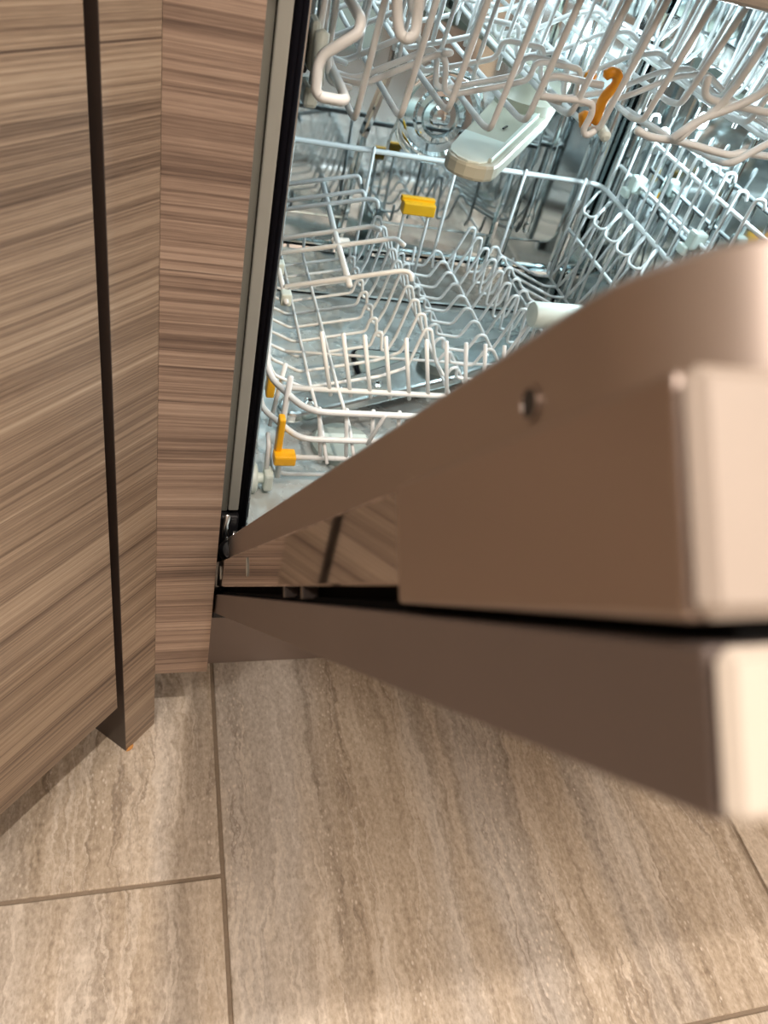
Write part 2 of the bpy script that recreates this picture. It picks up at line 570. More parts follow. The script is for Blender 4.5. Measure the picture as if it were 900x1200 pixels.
# unseen narrow spot, added to throw a warm patch onto the tub floor
SPOT_AT, SPOT_TO = Vector((0.20, -2.10, 2.455)), Vector((0.14, 0.42, 0.245))
sd_ = (SPOT_TO - SPOT_AT).normalized()
t = empty('added_spotlight', (0.20, -2.10, 2.5), 'added unseen spotlight aimed into the dishwasher', 'spotlight')
lathe('base_plate', [(0.03, -0.008), (0.034, -0.006), (0.035, 0.0)], M['bright_steel'], t)
lathe('spot_head', [(0.022, 0.0), (0.024, 0.004), (0.024, 0.05), (0.012, 0.056)], M['bright_steel'], t, matrix=axis_matrix((0, 0, -0.047), -sd_))
lathe('lens', [(0.021, -0.001), (0.021, 0.0)], LENS, t, matrix=axis_matrix((0, 0, -0.047), -sd_))
ld = bpy.data.lights.new('spot_lamp', 'SPOT')
ld.energy = P_SPOT; ld.color = (1.0, 0.78, 0.55); ld.spot_size = math.radians(4.2); ld.spot_blend = 0.7; ld.shadow_soft_size = 0.012
lo = bpy.data.objects.new('lamp', ld); COL.objects.link(lo); lo.parent = t
lo.matrix_local = axis_matrix(Vector((0, 0, -0.047)) + sd_ * 0.006, -sd_)
PANEL = emit('panel_diffuser', (1.0, 0.90, 0.80), 3.0)
def added_panel_light(x, y, power, label, col=WARM):  # side lights widened into unseen added panels for softer shadows
    t = empty('added_ceiling_panel', (x, y, 2.5), label, 'ceiling light', 'added soft ceiling panels')
    lathe('trim_ring', [(0.225, -0.001), (0.225, -0.012), (0.24, -0.014), (0.245, -0.004), (0.245, 0.0)], M['bright_steel'], t, n=40)
    lathe('diffuser', [(0.224, -0.0005), (0.224, -0.009)], PANEL, t, n=40)
    ld = bpy.data.lights.new('panel_lamp', 'AREA')
    ld.shape = 'DISK'; ld.size = 0.44; ld.energy = power; ld.color = col
    lo = bpy.data.objects.new('lamp', ld)
    COL.objects.link(lo)
    lo.parent = t
    lo.location = (0, 0, -0.012)
added_panel_light(-0.95, -1.10, P_SIDE, 'added soft ceiling panel in front of the corner cabinet')
added_panel_light(1.10, -1.05, P_SIDE, 'added soft ceiling panel on the far side of the dishwasher')
added_panel_light(0.70, -2.20, P_SIDE * 1.2, 'added soft ceiling panel in the middle of the kitchen')  # placed for a warm glow on the tub floor

# ------------------------------------------------------------------ corner cabinet (diagonal front)
ANG = 0.8185
DV = Vector((-math.cos(ANG), -math.sin(ANG), 0))          # along the diagonal, away from the corner
NV = Vector((math.sin(ANG), -math.cos(ANG), 0))           # out of the front
C0 = Vector((-0.053, 0, 0))
H1 = 0.0971
TOP = 0.84
def diag_rot(o, s):
    """local X along the diagonal, local -Y outwards"""
    o.location = C0 + DV * s
    o.rotation_euler = (0, 0, math.atan2(DV.y, DV.x))
cab = empty('corner_cabinet', C0 + DV * 0.0517, 'diagonal corner cabinet with a horizontal grain wood laminate door', 'cabinet')
cab.rotation_euler = (0, 0, math.atan2(DV.y, DV.x))
# local frame of the empty: x along DV; outward normal NV is local +Y (since DV rotated by +90deg = NV)
d = box('door', (0, -0.019, H1), (0.72, 0.0, TOP), M['wood_diag'], cab, bev=0.0008)
box('carcass', (0.012, -0.40, H1 + 0.002), (0.72, -0.0215, TOP), M['dark_edge'], cab)
box('plinth', (-0.006, -0.075, 0.0), (0.72, -0.058, H1 - 0.004), M['plinth'], cab)

fill = empty('corner_filler', C0, 'narrow wood laminate corner strip reaching the floor beside the corner cabinet', 'filler')
fill.rotation_euler = (0, 0, math.atan2(DV.y, DV.x))
box('face_board', (0.0001, -0.019, 0.0005), (0.0427, 0.0, TOP), M['wood_diag'], fill, bev=0.0002)
box('edge_strip', (0.0428, -0.052, 0.0005), (0.0435, 0.0, TOP), M['dark_edge'], fill, label='dark brown edge of the strip')
box('return_board', (0.030, -0.055, 0.0005), (0.0427, -0.0195, TOP), M['dark_edge'], fill)
# a little chip of raw board at the foot
bm = bmesh.new()
bmesh.ops.create_icosphere(bm, subdivisions=2, radius=0.0035)
for v in bm.verts:
    v.co += Vector([random.uniform(-1, 1) * 0.001 for _ in range(3)])
    v.co.x = v.co.x * 1.4 + 0.0385; v.co.y = v.co.y * 0.5 + 0.0012; v.co.z = max(0, v.co.z * 0.6 + 0.001)
me = bpy.data.meshes.new('chip'); bm.to_mesh(me); bm.free()
link('chipped_corner', me, M['chip'], fill, label='orange raw chipboard crumb')

fp = empty('filler_panel', (-0.0265, 0.0, H1), 'wood laminate front panel between the corner strip and the dishwasher', 'panel')
box('face_board', (-0.0265, 0.0, 0.0), (0.0262, 0.018, TOP - H1), M['wood_front_shaded'], fp, bev=0.0002)
box('backing_strip', (-0.020, 0.0185, 0.004), (0.0255, 0.045, TOP - H1), M['dark_edge'], fp)

pl = box('toe_kick', (-0.03, 0.0765, 0.0), (0.62, 0.093, 0.105), M['plinth'], bev=0.001,
         label='brown kick board on the floor under the dishwasher', cat='kick board')

# the unit on the far side of the dishwasher, outside the photograph
nc = empty('base_cabinet', (0.80, 0.0, H1), 'wood laminate base cabinet on the far side of the dishwasher', 'cabinet')
box('door', (-0.196, 0.0, 0.0), (0.18, 0.019, TOP - H1), M['wood_front_shaded'], nc, bev=0.0005)
box('carcass', (-0.197, 0.0205, 0.002), (0.18, 0.56, TOP - H1), M['carcass'], nc)
box('plinth', (-0.178, 0.0765, -H1), (0.18, 0.093, 0.0015), M['plinth'], nc)

# worktop over the units, out of shot above, shades the openings
ct = [( -0.05, -0.02), (0.98, -0.02), (0.98, 0.695), (-1.2, 0.695), (-1.2, -0.56), (-0.59, -0.585)]
prism('worktop', ct, 0.845, 0.885, M['counter'], bev=0.002, label='stone worktop above the dishwasher and corner cabinet', cat='worktop')

# ------------------------------------------------------------------ dishwasher
dw = empty('dishwasher', (0.3, 0.3, 0.0), 'built-in dishwasher with its steel door hanging half open', 'dishwasher')
DWO = Vector((0.3, 0.3, 0.0))
INV = Matrix.Translation(-DWO)
def at_dw(o):
    """built in world coordinates, kept there under the dishwasher"""
    o.data.transform(INV)
    return o
X0, X1, YF, YB, Z0, Z1 = 0.032, 0.566, 0.055, 0.580, 0.240, 0.812

def tub_mesh():
    prof = rrect(X0, Z0, X1, Z1, 0.028, 8)
    outp = rrect(X0 - 0.006, Z0 - 0.006, X1 + 0.006, Z1 + 0.006, 0.034, 8)
    n = len(prof)
    ring = lambda pr, y: [Vector((x, y, z)) for x, z in pr]
    inset = lambda k: [(0.3 + (x - 0.3) * (1 - k), 0.526 + (z - 0.526) * (1 - k)) for x, z in prof]
    rings = [ring(outp, YB + 0.006), ring(outp, YF), ring(prof, YF), ring(prof, YB - 0.012), ring(inset(0.012), YB - 0.003), ring(inset(0.04), YB)]
    vs = [v for r in rings for v in r]
    fs = []
    for i in range(len(rings) - 1):
        for k in range(n):
            l = (k + 1) % n
            fs.append((i * n + k, i * n + l, (i + 1) * n + l, (i + 1) * n + k))
    fs.append(tuple((len(rings) - 1) * n + k for k in range(n)))
    fs.append(tuple(range(n))[::-1])
    return mesh('tub', vs, fs)
tub = link('tub', tub_mesh(), M['tub_steel'], dw, label='brushed steel tub')
try:
    tub.data.set_sharp_from_angle(angle=math.radians(50))
except Exception:
    pass
tub.data.polygons.foreach_set('use_smooth', [True] * len(tub.data.polygons))
bmf = bmesh.new(); bmf.from_mesh(tub.data); bmesh.ops.recalc_face_normals(bmf, faces=bmf.faces)
tub.data.materials.append(M['tub_floor'])
for f_ in bmf.faces:
    c_ = f_.calc_center_median()
    if f_.normal.z > 0.35 and Z0 - 0.003 < c_.z < Z0 + 0.03 and c_.y < YB - 0.01:
        f_.material_index = 1
bmf.to_mesh(tub.data); bmf.free()
at_dw(tub)

def back_prism(name, outline, depth, bev=0.004, mat=None):
    """raised pressing on the back wall; outline in (X, Z)"""
    mm = Matrix(((1, 0, 0, 0), (0, 0, -1, YB - 0.0005), (0, 1, 0, 0), (0, 0, 0, 1)))
    return at_dw(prism(name, outline, 0.0, depth, mat or M['tub_steel'], tub, bev=bev, matrix=mm))
back_prism('back_pressing', rrect(0.055, 0.357, 0.535, 0.790, 0.02), 0.008, 0.005)
back_prism('water_duct', [(0.192, 0.30), (0.242, 0.30), (0.242, 0.475), (0.262, 0.560), (0.262, 0.78), (0.222, 0.78), (0.222, 0.56), (0.202, 0.475)], 0.022, 0.006)
back_prism('wall_rib', rrect(0.424, 0.30, 0.456, 0.79, 0.008), 0.016, 0.005)
back_prism('wall_rib', rrect(0.475, 0.37, 0.484, 0.78, 0.004), 0.013, 0.003)
back_prism('bottom_step', rrect(0.05, 0.243, 0.55, 0.318, 0.012), 0.018, 0.006)
ym = axis_matrix((0.302, YB - 0.008, 0.512), (0, -1, 0), (1, 0, 0))
at_dw(lathe('docking_ring', [(0.062, 0.0), (0.062, 0.003), (0.057, 0.007), (0.050, 0.0075), (0.046, 0.004), (0.036, 0.004), (0.032, 0.009),
                     (0.026, 0.010), (0.022, 0.006), (0.014, 0.006), (0.012, 0.014), (0.006, 0.015)], M['tub_steel'], tub, matrix=ym, n=40))
# pressed ribs on the right-hand tub wall
for y in (0.18, 0.30, 0.42, 0.52):
    at_dw(box('wall_rib', (X1 - 0.0035, y - 0.009, 0.30), (X1 + 0.0005, y + 0.009, 0.62), M['tub_steel'], tub, bev=0.003))

# front frame, seal and black base
fr = at_dw(box('front_frame', (0.0045, 0.050, 0.286), (0.0110, 0.075, 0.838), M['frame_dark'], dw, bev=0.001, label='olive grey frame edge'))
at_dw(box('frame_strip', (0.0112, 0.0465, 0.290), (0.0208, 0.075, 0.838), M['frame_grey'], dw, bev=0.0012, label='pale grey frame strip'))
at_dw(box('frame_strip', (0.5792, 0.0465, 0.290), (0.5888, 0.075, 0.838), M['frame_grey'], dw, bev=0.0012))
at_dw(box('top_rail', (0.0045, 0.047, 0.8195), (0.5955, 0.10, 0.838), M['frame_grey'], dw, bev=0.0012))
SP = [(0.0255, 0.052, 0.262), (0.0255, 0.052, 0.8145), (0.5735, 0.052, 0.8145), (0.5735, 0.052, 0.262)]
seal = at_dw(wire('door_seal', SP, 0.0046, dw, M['rubber'], fil=0.02, sides=10, label='black rubber door seal'))
at_dw(wire('seal_lip', [(p[0] + (0.0022 if p[0] < .3 else -0.0022), 0.0485, p[2]) for p in SP], 0.0022, seal, M['rubber'], fil=0.02, sides=8))
at_dw(box('base_box', (0.0045, 0.095, 0.006), (0.5955, 0.58, 0.2335), M['black'], dw, bev=0.003, label='black base housing'))
at_dw(box('side_skin', (0.0045, 0.080, 0.2345), (0.0070, 0.58, 0.8185), M['frame_dark'], dw))
at_dw(box('side_skin', (0.5930, 0.080, 0.2345), (0.5955, 0.58, 0.8185), M['frame_dark'], dw))
at_dw(box('front_sill', (0.028, 0.0475, 0.222), (0.570, 0.094, 0.2335), M['tub_steel'], dw, bev=0.003))

# hinge gear, left and right
for side in (0, 1):
    mx = (lambda x: x) if side == 0 else (lambda x: 0.6 - x)
    lo, hi = sorted((mx(0.0045), mx(0.022)))
    hg = at_dw(box('hinge', (lo, 0.044, 0.130), (hi, 0.092, 0.284), M['black'], dw, bev=0.002))
    at_dw(wire('hinge_arm', [(mx(0.0105), 0.040, 0.290), (mx(0.0085), 0.036, 0.270), (mx(0.0125), 0.034, 0.254), (mx(0.0190), 0.033, 0.245)], 0.0030, hg, M['bright_steel'], fil=0.012, flat=0.4))
    at_dw(lathe('hinge_pin', [(0.0045, 0.0), (0.0045, 0.012), (0.0035, 0.013)], M['bright_steel'], hg,
                matrix=axis_matrix((mx(0.0165), 0.036, 0.268), (1 if side == 0 else -1, 0, 0)), n=16))
    at_dw(lathe('hinge_bush', [(0.0105, 0.0), (0.0115, 0.002), (0.0115, 0.006), (0.0098, 0.007), (0.0098, 0.011), (0.0108, 0.012), (0.0108, 0.015), (0.008, 0.018)], M['black'], hg,
                matrix=axis_matrix((mx(0.0250), 0.034, 0.266), (1 if side == 0 else -1, 0, 0)), n=24))

# door: along u from the hinge, n outward towards the inside face
DA = 0.87
U = Vector((0, -math.cos(DA), math.sin(DA)))
NN = Vector((0, math.sin(DA), math.cos(DA)))
DO = Vector((0.0, 0.0338, 0.155))
door = empty('door', DO - DWO, parent=dw, label='half open door, steel edges with brown reflections in their colour')
DM = Matrix((Vector((1, 0, 0)), -U, NN)).transposed().to_4x4()   # local x=X, local y=-u (keeps handedness), local z=n
door.rotation_euler = DM.to_euler()
def dbox(name, x0, x1, u0, u1, n0, n1, mat, bev=0.0008, seg=2, **kw):
    return box(name, (x0, -u1, n0), (x1, -u0, n1), mat, door, bev=bev, seg=seg, **kw)
DX0, DX1 = 0.003, 0.597
LEN = 0.751
dbox('front_panel', DX0, DX1, 0.0, LEN - 0.0022, 0.0, 0.0188, M['panel_side'], 0.0006, label='brown laminate furniture front')
dbox('panel_top_edge', DX0, DX1, LEN - 0.0021, LEN + 0.0010, 0.0, 0.0188, M['panel_top'], 0.0015, seg=1, label='cream top edge of the front panel')
dbox('gap_shade_sheet', DX0 + 0.006, DX1 - 0.006, 0.02, LEN - 0.004, 0.0189, 0.0212, M['gap_shade'], 0.0)  # dark sheet colouring the gap as if in deep shade
dbox('door_body', DX0, DX1, 0.052, LEN - 0.0030, 0.0255, 0.0500, M['door_steel'], 0.0012, label='mirror bright steel door edge')
dbox('gap_shade_spine', DX0 + 0.010, DX1 - 0.010, 0.06, LEN - 0.01, 0.0205, 0.0256, M['gap_shade'], 0.0)
dbox('side_cover', DX0 - 0.0016, DX0 + 0.02, 0.643, LEN - 0.0027, 0.0215, 0.0503, M['cover_steel'], 0.0010, label='brushed steel side cover, brown reflection put into its colour')
dbox('side_cover', DX1 - 0.02, DX1 + 0.0016, 0.643, LEN - 0.0027, 0.0215, 0.0503, M['cover_steel'], 0.0010)
dbox('control_strip', DX0 - 0.0020, DX1 + 0.0020, LEN - 0.0026, LEN + 0.0013, 0.0218, 0.0502, M['strip_steel'], 0.0018, seg=1, label='pale steel control strip along the top edge')
for u in (0.455, 0.50):
    dbox('spacer_clip', DX0 + 0.001, DX0 + 0.008, u, u + 0.0045, 0.0205, 0.0258, M['dark_edge'], 0.0004)
for u, hh in ((0.115, 0.0045), (0.32, 0.004)):
    mm = axis_matrix((DX0 - 0.0001, -u, 0.0385), (-1, 0, 0), (0, 0, 1))
    o = prism('side_plug', [(0.0062 * math.cos(a * math.pi / 10), hh * 0.85 * math.sin(a * math.pi / 10)) for a in range(20)], 0, 0.0006, M['frame_grey'], door, bev=0.0002, matrix=mm)
# inner liner: raised rim with rounded corners
LX0, LX1, LU0, LU1 = 0.011, 0.589, 0.070, 0.751
def rim_mesh():
    out_ = rrect(LX0, -LU1, LX1, -LU0, 0.034, 8)
    inn = rrect(LX0 + 0.022, -LU1 + 0.024, LX1 - 0.022, -LU0 - 0.022, 0.028, 8)
    mid = rrect(LX0 + 0.0016, -LU1 + 0.0016, LX1 - 0.0016, -LU0 - 0.0016, 0.033, 8)
    n = len(out_)
    rings = [[(x, y, 0.0501) for x, y in out_], [(x, y, 0.0706) for x, y in out_], [(x, y, 0.0722) for x, y in mid],
             [(x, y, 0.0722) for x, y in inn], [(x, y, 0.0535) for x, y in inn]]
    vs = [v for r in rings for v in r]
    fs = []
    for i in range(len(rings) - 1):
        for k in range(n):
            l = (k + 1) % n
            fs.append((i * n + k, i * n + l, (i + 1) * n + l, (i + 1) * n + k))
    fs.append(tuple((len(rings) - 1) * n + k for k in range(n)))
    fs.append(tuple(range(n))[::-1])
    return mesh('inner_liner', vs, fs)
lin = link('inner_liner', rim_mesh(), M['lip_steel'], door, smooth=True, label='brushed steel inner liner rim')
try:
    lin.data.set_sharp_from_angle(angle=math.radians(35))
except Exception:
    pass
# detergent dispenser on the inner face
o = prism('detergent_dispenser', rrect(0.22, -0.46, 0.38, -0.30, 0.012), 0.0536, 0.0600, M['grey_plate'], door, bev=0.002)
# screw recess on the liner side
mm = axis_matrix((LX0 - 0.0002, -0.696, 0.0589), (-1, 0, 0), (0, 0, 1))
lathe('screw_ring', [(0.0037, 0.0), (0.0037, 0.0004), (0.0029, 0.0004), (0.0028, 0.0002)], M['lip_steel'], door, matrix=mm, n=20)
lathe('screw_hole', [(0.0027, 0.0001), (0.0027, 0.0003)], M['black'], door, matrix=mm, n=20)
# dark rounded hinge cap at the foot of the door
lathe('hinge_cap', [(0.010, 0.0), (0.0115, 0.003), (0.0115, 0.018), (0.009, 0.026), (0.004, 0.028)], M['black'], door,
      matrix=axis_matrix((DX0 + 0.012, -0.075, 0.060), (0, -1, 0), (1, 0, 0)), n=24)
dbox('door_foot', DX0 + 0.002, DX0 + 0.03, 0.012, 0.056, 0.022, 0.050, M['black'], 0.003)
dbox('door_foot', DX1 - 0.03, DX1 - 0.002, 0.012, 0.056, 0.022, 0.050, M['black'], 0.003)

# tub floor fittings: spray arm, filter, caps
def arm_outline(L, w0, w1, n=8):
    """blade outline, half-width w0 at the hub, w1 at rounded tips"""
    pts = []
    for s in (1, -1):
        pts.append((0.0 * s, -w0 * s))
        cx = (L - w1) * s
        for k in range(n + 1):
            a = -math.pi / 2 + math.pi * k / n
            pts.append((cx + w1 * math.cos(a) * s, w1 * math.sin(a) * s))
    return pts
def arm_at(center, direction):
    return axis_matrix(center, (0, 0, 1), direction)
amx = arm_at((0.30, 0.335, 0.270), (-0.21, -0.105, 0))
arm = at_dw(prism('lower_spray_arm', arm_outline(0.245, 0.031, 0.018), -0.006, 0.009, M['arm_steel'], dw, bev=0.004, matrix=amx, label='steel spray arm under the basket'))
for s, t in ((0.105, 0.004), (0.158, -0.004), (0.205, 0.002), (-0.09, 0.003), (-0.15, -0.003), (-0.21, 0.0)):
    p = amx @ Vector((s, t, 0.009))
    at_dw(lathe('nozzle', [(0.0075, -0.001), (0.0075, 0.0006), (0.0045, 0.0022), (0.0028, 0.0018)], M['bright_steel'], arm, matrix=Matrix.Translation(p), n=18))
    at_dw(lathe('nozzle_hole', [(0.0022, 0.0016), (0.0022, 0.0021)], M['black'], arm, matrix=Matrix.Translation(p), n=12))
at_dw(lathe('arm_hub', [(0.026, 0.0), (0.026, 0.012), (0.018, 0.018), (0.008, 0.020)], M['grey_plate'], arm, matrix=Matrix.Translation((0.30, 0.335, 0.279)), n=24))
at_dw(lathe('arm_post', [(0.022, 0.0), (0.020, 0.023)], M['grey_plate'], dw, matrix=Matrix.Translation((0.30, 0.335, 0.2405)), n=20))
fpz = at_dw(prism('filter_plate', rrect(0.206, 0.345, 0.318, 0.412, 0.012), 0.2405, 0.2475, M['grey_plate'], dw, bev=0.002, label='grey green cover plate in the tub floor'))
at_dw(wire('plate_gasket', [(x, y, 0.2440) for x, y in rrect(0.2035, 0.3425, 0.3205, 0.4145, 0.014, 3)], 0.0022, fpz, M['rubber'], closed=True, fil=0.002))
cap = at_dw(lathe('salt_cap', [(0.036, 0.0), (0.036, 0.008), (0.032, 0.012), (0.012, 0.013)], M['grey_plate'], dw, matrix=Matrix.Translation((0.155, 0.205, 0.2405)), n=28))
at_dw(box('cap_grip', (0.127, 0.200, 0.2525), (0.183, 0.210, 0.259), M['plastic'], cap, bev=0.002))
at_dw(lathe('micro_filter', [(0.05, 0.0), (0.05, 0.006), (0.042, 0.008), (0.03, 0.004)], M['arm_steel'], dw, matrix=Matrix.Translation((0.285, 0.225, 0.2405)), n=32))

# interior lights on the right-hand wall; added unseen roof discs brighten the tub
LED = emit('interior_led', (0.88, 0.96, 1.0), 14.0)
def led(p, d, power, rad=0.009):
    mm = axis_matrix(p, d)
    o = at_dw(lathe('interior_light', [(rad, 0.0), (rad, 0.002), (rad - 0.002, 0.0035)], LED if rad < 0.02 else ROOF_FILL, dw, matrix=mm, n=18))
    ld = bpy.data.lights.new('interior_lamp', 'AREA'); ld.shape = 'DISK'; ld.size = rad * 1.8; ld.energy = power; ld.color = COOL
    lo = bpy.data.objects.new('interior_lamp', ld); COL.objects.link(lo)
    q = axis_matrix(Vector(p) + Vector(d) * 0.006 - DWO, -Vector(d))
    lo.parent = dw; lo.matrix_local = q
ROOF_FILL = emit('roof_fill_diffuser', (0.88, 0.96, 1.0), 1.6)
led((0.5655, 0.396, 0.602), (-1, 0, 0), P_LED * 1.1)
led((0.5655, 0.20, 0.625), (-1, 0, 0), P_LED * 0.5)
led((0.20, 0.33, 0.8115), (0, 0, -1), P_LED * 0.24, 0.06)
led((0.42, 0.33, 0.8115), (0, 0, -1), P_LED * 0.24, 0.06)
# runners for the upper basket
for x0, x1 in ((0.033, 0.040), (0.558, 0.565)):
    at_dw(box('basket_runner', (x0, 0.10, 0.655), (x1, 0.56, 0.678), M['bright_steel'], dw, bev=0.0015))

# ------------------------------------------------------------------ lower basket
lb = empty('lower_basket', (0.3, 0.31, 0.241), 'white wire lower basket with folding tines, standing in the tub', 'basket')
LBO = Vector((0.3, 0.31, 0.241))
def lw(name, pts, r=0.0021, fil=0.006, mat=None, **kw):
    o = wire(name, pts, r, lb, mat, fil, **kw)
    o.data.transform(Matrix.Translation(-LBO))
    return o
def lpart(o):
    o.data.transform(Matrix.Translation(-LBO))
    return o
BXL, BXR, BYB, BYF = 0.062, 0.533, 0.503, 0.130
# rims
lw('top_rim', [(0.090, BYF, 0.347), (0.510, BYF, 0.347), (BXR, 0.150, 0.362), (BXR, 0.235, 0.470), (BXR, BYB - 0.0, 0.478), (BXL + 0.03, BYB, 0.478), (BXL, BYB - 0.03, 0.478), (BXL, 0.30, 0.472), (0.055, 0.19, 0.347)], 0.0034, 0.02, closed=True)
lw('front_rail', [(0.053, 0.24, 0.312), (0.053, 0.178, 0.312), (0.087, BYF, 0.312), (0.512, BYF, 0.312), (0.537, 0.18, 0.312), (0.537, 0.24, 0.312)], 0.0032, 0.014)
lw('front_rail', [(0.080, BYF + 0.002, 0.2855), (0.522, BYF + 0.002, 0.2855)], 0.0029)
lw('front_rail', [(0.068, 0.18, 0.262), (0.068, 0.150, 0.250), (0.080, 0.147, 0.249), (0.52, 0.147, 0.249), (0.532, 0.150, 0.250), (0.532, 0.18, 0.262)], 0.0024)
lw('front_rail', [(0.070, 0.196, 0.328), (0.525, 0.196, 0.328)], 0.0032)
lw('front_rail', [(0.085, 0.262, 0.331), (0.50, 0.262, 0.331)], 0.0018)
for z in (0.512, 0.561):
    lw('side_rail', [(BXR + 0.004, 0.165, z - 0.004), (BXR + 0.004, BYB - 0.02, z)], 0.0027)
    lw('side_rail', [(BXL - 0.006, 0.240, z - 0.003), (BXL - 0.006, BYB - 0.02, z)], 0.0027)
# floor wires front to back
for x in (0.105, 0.135, 0.265, 0.290, 0.350, 0.440, 0.500):
    z = 0.3375 if x < 0.47 else 0.348
    lw('floor_wire', [(x + 0.012, 0.118, 0.290), (x + 0.006, 0.145, 0.318), (x, 0.20, z - 0.008), (x, BYB - 0.004, z - 0.0045), (x, BYB, 0.360)], 0.0020)
# plate rows: one wire each, bent into humps and loops
def row_pts(y, k):
    p = [(BXL - 0.004, y, 0.352), (BXL + 0.004, y, 0.334), (0.100, y, 0.3195), (0.1835, y, 0.3405)]
    if k < 8:
        p += [(0.186, y, 0.358), (0.193, y - 0.002, 0.361), (0.1965, y - 0.004, 0.338), (0.204, y - 0.003, 0.338)]
    p += [(0.211, y, 0.354), (0.2195, y, 0.4035), (0.2265, y, 0.4035), (0.241, y, 0.366), (0.2575, y, 0.3445)]
    p += [(0.263, y, 0.357), (0.2705, y + 0.002, 0.357), (0.273, y + 0.004, 0.3425), (0.302, y, 0.3425), (0.3125, y, 0.3665), (0.321, y, 0.3655), (0.335, y, 0.347),
          (0.3535, y, 0.4045), (0.3615, y, 0.4045), (0.3675, y, 0.3405), (0.386, y, 0.342), (0.395, y, 0.3815), (0.4025, y, 0.3815), (0.409, y, 0.371),
          (0.475, y, 0.3465), (0.498, y, 0.347), (0.517, y, 0.385), (BXR, y, 0.43), (BXR, y, 0.561)]
    hk = 0.583 + 0.004 * math.sin(k * 2.1)
    p += [(BXR - 0.001, y - 0.002, hk), (BXR + 0.007, y - 0.006, hk + 0.002), (BXR + 0.009, y - 0.008, hk - 0.007)]
    return p
for k in range(10):
    y = 0.484 - 0.0305 * k
    lw('plate_row', row_pts(y, k), 0.00195, 0.0052)
# front tines standing on the front floor rail
for i in range(16):
    xb = 0.128 + i * 0.0226
    lw('front_tine', [(xb, 0.196, 0.321), (xb - 0.022, 0.196, 0.398)], 0.0024)
for i in range(15):
    xb = 0.108 + 0.028 * i
    lw('front_upright', [(xb + 0.006, BYF + 0.003, 0.279), (xb - 0.006, BYF + 0.003, 0.350)], 0.0022)
for xb in (0.170, 0.260, 0.350, 0.440):
    lw('front_brace', [(xb - 0.012, BYF - 0.003, 0.310), (xb, BYF - 0.003, 0.350), (xb + 0.006, 0.15, 0.318)], 0.0022, 0.004)
# corner uprights
for s in (0, 1):
    X = (lambda x: x) if s == 0 else (lambda x: 0.592 - x)
    lw('corner_upright', [(X(0.074), 0.158, 0.368), (X(0.071), 0.150, 0.310), (X(0.072), 0.138, 0.252)], 0.0032)
    lw('corner_upright', [(X(0.078), 0.215, 0.345), (X(0.070), 0.215, 0.262)], 0.0026)
    lw('wheel_bracket', [(X(0.058), 0.152, 0.30), (X(0.058), 0.140, 0.297), (X(0.058), 0.132, 0.257)], 0.0026)
# back wall uprights and lower rail
lw('back_upright', [(0.070, 0.465, 0.245), (0.104, BYB - 0.003, 0.262), (0.1035, BYB - 0.003, 0.484)], 0.0023, 0.01)
for x in (0.075, 0.205, 0.318, 0.415, 0.505):
    lw('back_upright', [(x, BYB - 0.012, 0.3385), (x, BYB - 0.002, 0.352), (x, BYB - 0.003, 0.484)], 0.0023, 0.01)
# left folding cup rack: prongs leaning in over the plates
for y, x1, hook in ((0.455, 0.178, 1), (0.410, 0.175, 1), (0.388, 0.187, 1), (0.318, 0.176, 0), (0.286, 0.196, 0), (0.216, 0.187, 1)):
    p = [(0.0665, y, 0.4335), (x1 - 0.006, y, 0.461 + (x1 - 0.178) * .2)]
    if hook:
        p += [(x1 + 0.003, y - 0.002, 0.463), (x1 + 0.005, y - 0.004, 0.455)]
    else:
        p += [(x1 + 0.002, y - 0.010, 0.462)]
    lw('rack_prong', p, 0.0027, 0.005)
lw('rack_bar', [(0.139, 0.463, 0.447), (0.131, 0.32, 0.449), (0.128, 0.205, 0.447)], 0.0034, 0.03)
lw('rack_hinge_bar', [(0.0655, 0.47, 0.4305), (0.0655, 0.19, 0.4305)], 0.0026)
for y in (0.255, 0.245):
    lw('rack_peg', [(0.1265, y + 0.05, 0.446), (0.144, y + 0.048, 0.448)], 0.0034)
for y in (0.20, 0.262, 0.335):
    lpart(box('rack_clip', (0.0605, y - 0.006, 0.424), (0.0715, y + 0.006, 0.437), M['plastic'], lb, bev=0.002))
# right side: zigzag rack wire and its uprights
for k in range(9):
    y = 0.492 - 0.0345 * k
    lw('zigzag_wire', [(0.530, y, 0.474), (0.522, y - 0.006, 0.473), (0.479, y - 0.060, 0.469), (0.4765, y - 0.068, 0.466), (0.4785, y - 0.082, 0.467), (0.484, y - 0.084, 0.469), (0.531, y - 0.0345, 0.474)], 0.0019, 0.003)
for k in range(9):
    y = 0.470 - 0.031 * k
    lw('side_tine', [(0.489, y, 0.352), (0.487, y, 0.425), (0.488, y - 0.004, 0.466)], 0.0021, 0.01)
lw('tine_bar', [(0.4915, 0.475, 0.424), (0.4915, 0.20, 0.420)], 0.0026)
for y in (0.425, 0.268):
    c_ = lpart(box('rail_clip', (0.526, y - 0.008, 0.500), (0.544, y + 0.008, 0.521), M['plastic'], lb, bev=0.003))
    lpart(box('rail_clip', (0.522, y - 0.004, 0.492), (0.530, y + 0.012, 0.503), M['plastic'], lb, bev=0.002))
# yellow clip on two uprights at the back
lw('clip_upright', [(0.252, 0.468, 0.338), (0.251, 0.466, 0.430)], 0.0022)
lw('clip_upright', [(0.285, 0.468, 0.338), (0.2845, 0.466, 0.430)], 0.0022)
yc = lpart(box('yellow_clip', (0.2465, 0.4585, 0.421), (0.2900, 0.4735, 0.436), M['yellow'], lb, bev=0.0015, label='yellow clip'))
lpart(box('clip_ridge', (0.2455, 0.4700, 0.4325), (0.2910, 0.4780, 0.4395), M['yellow'], yc, bev=0.001))
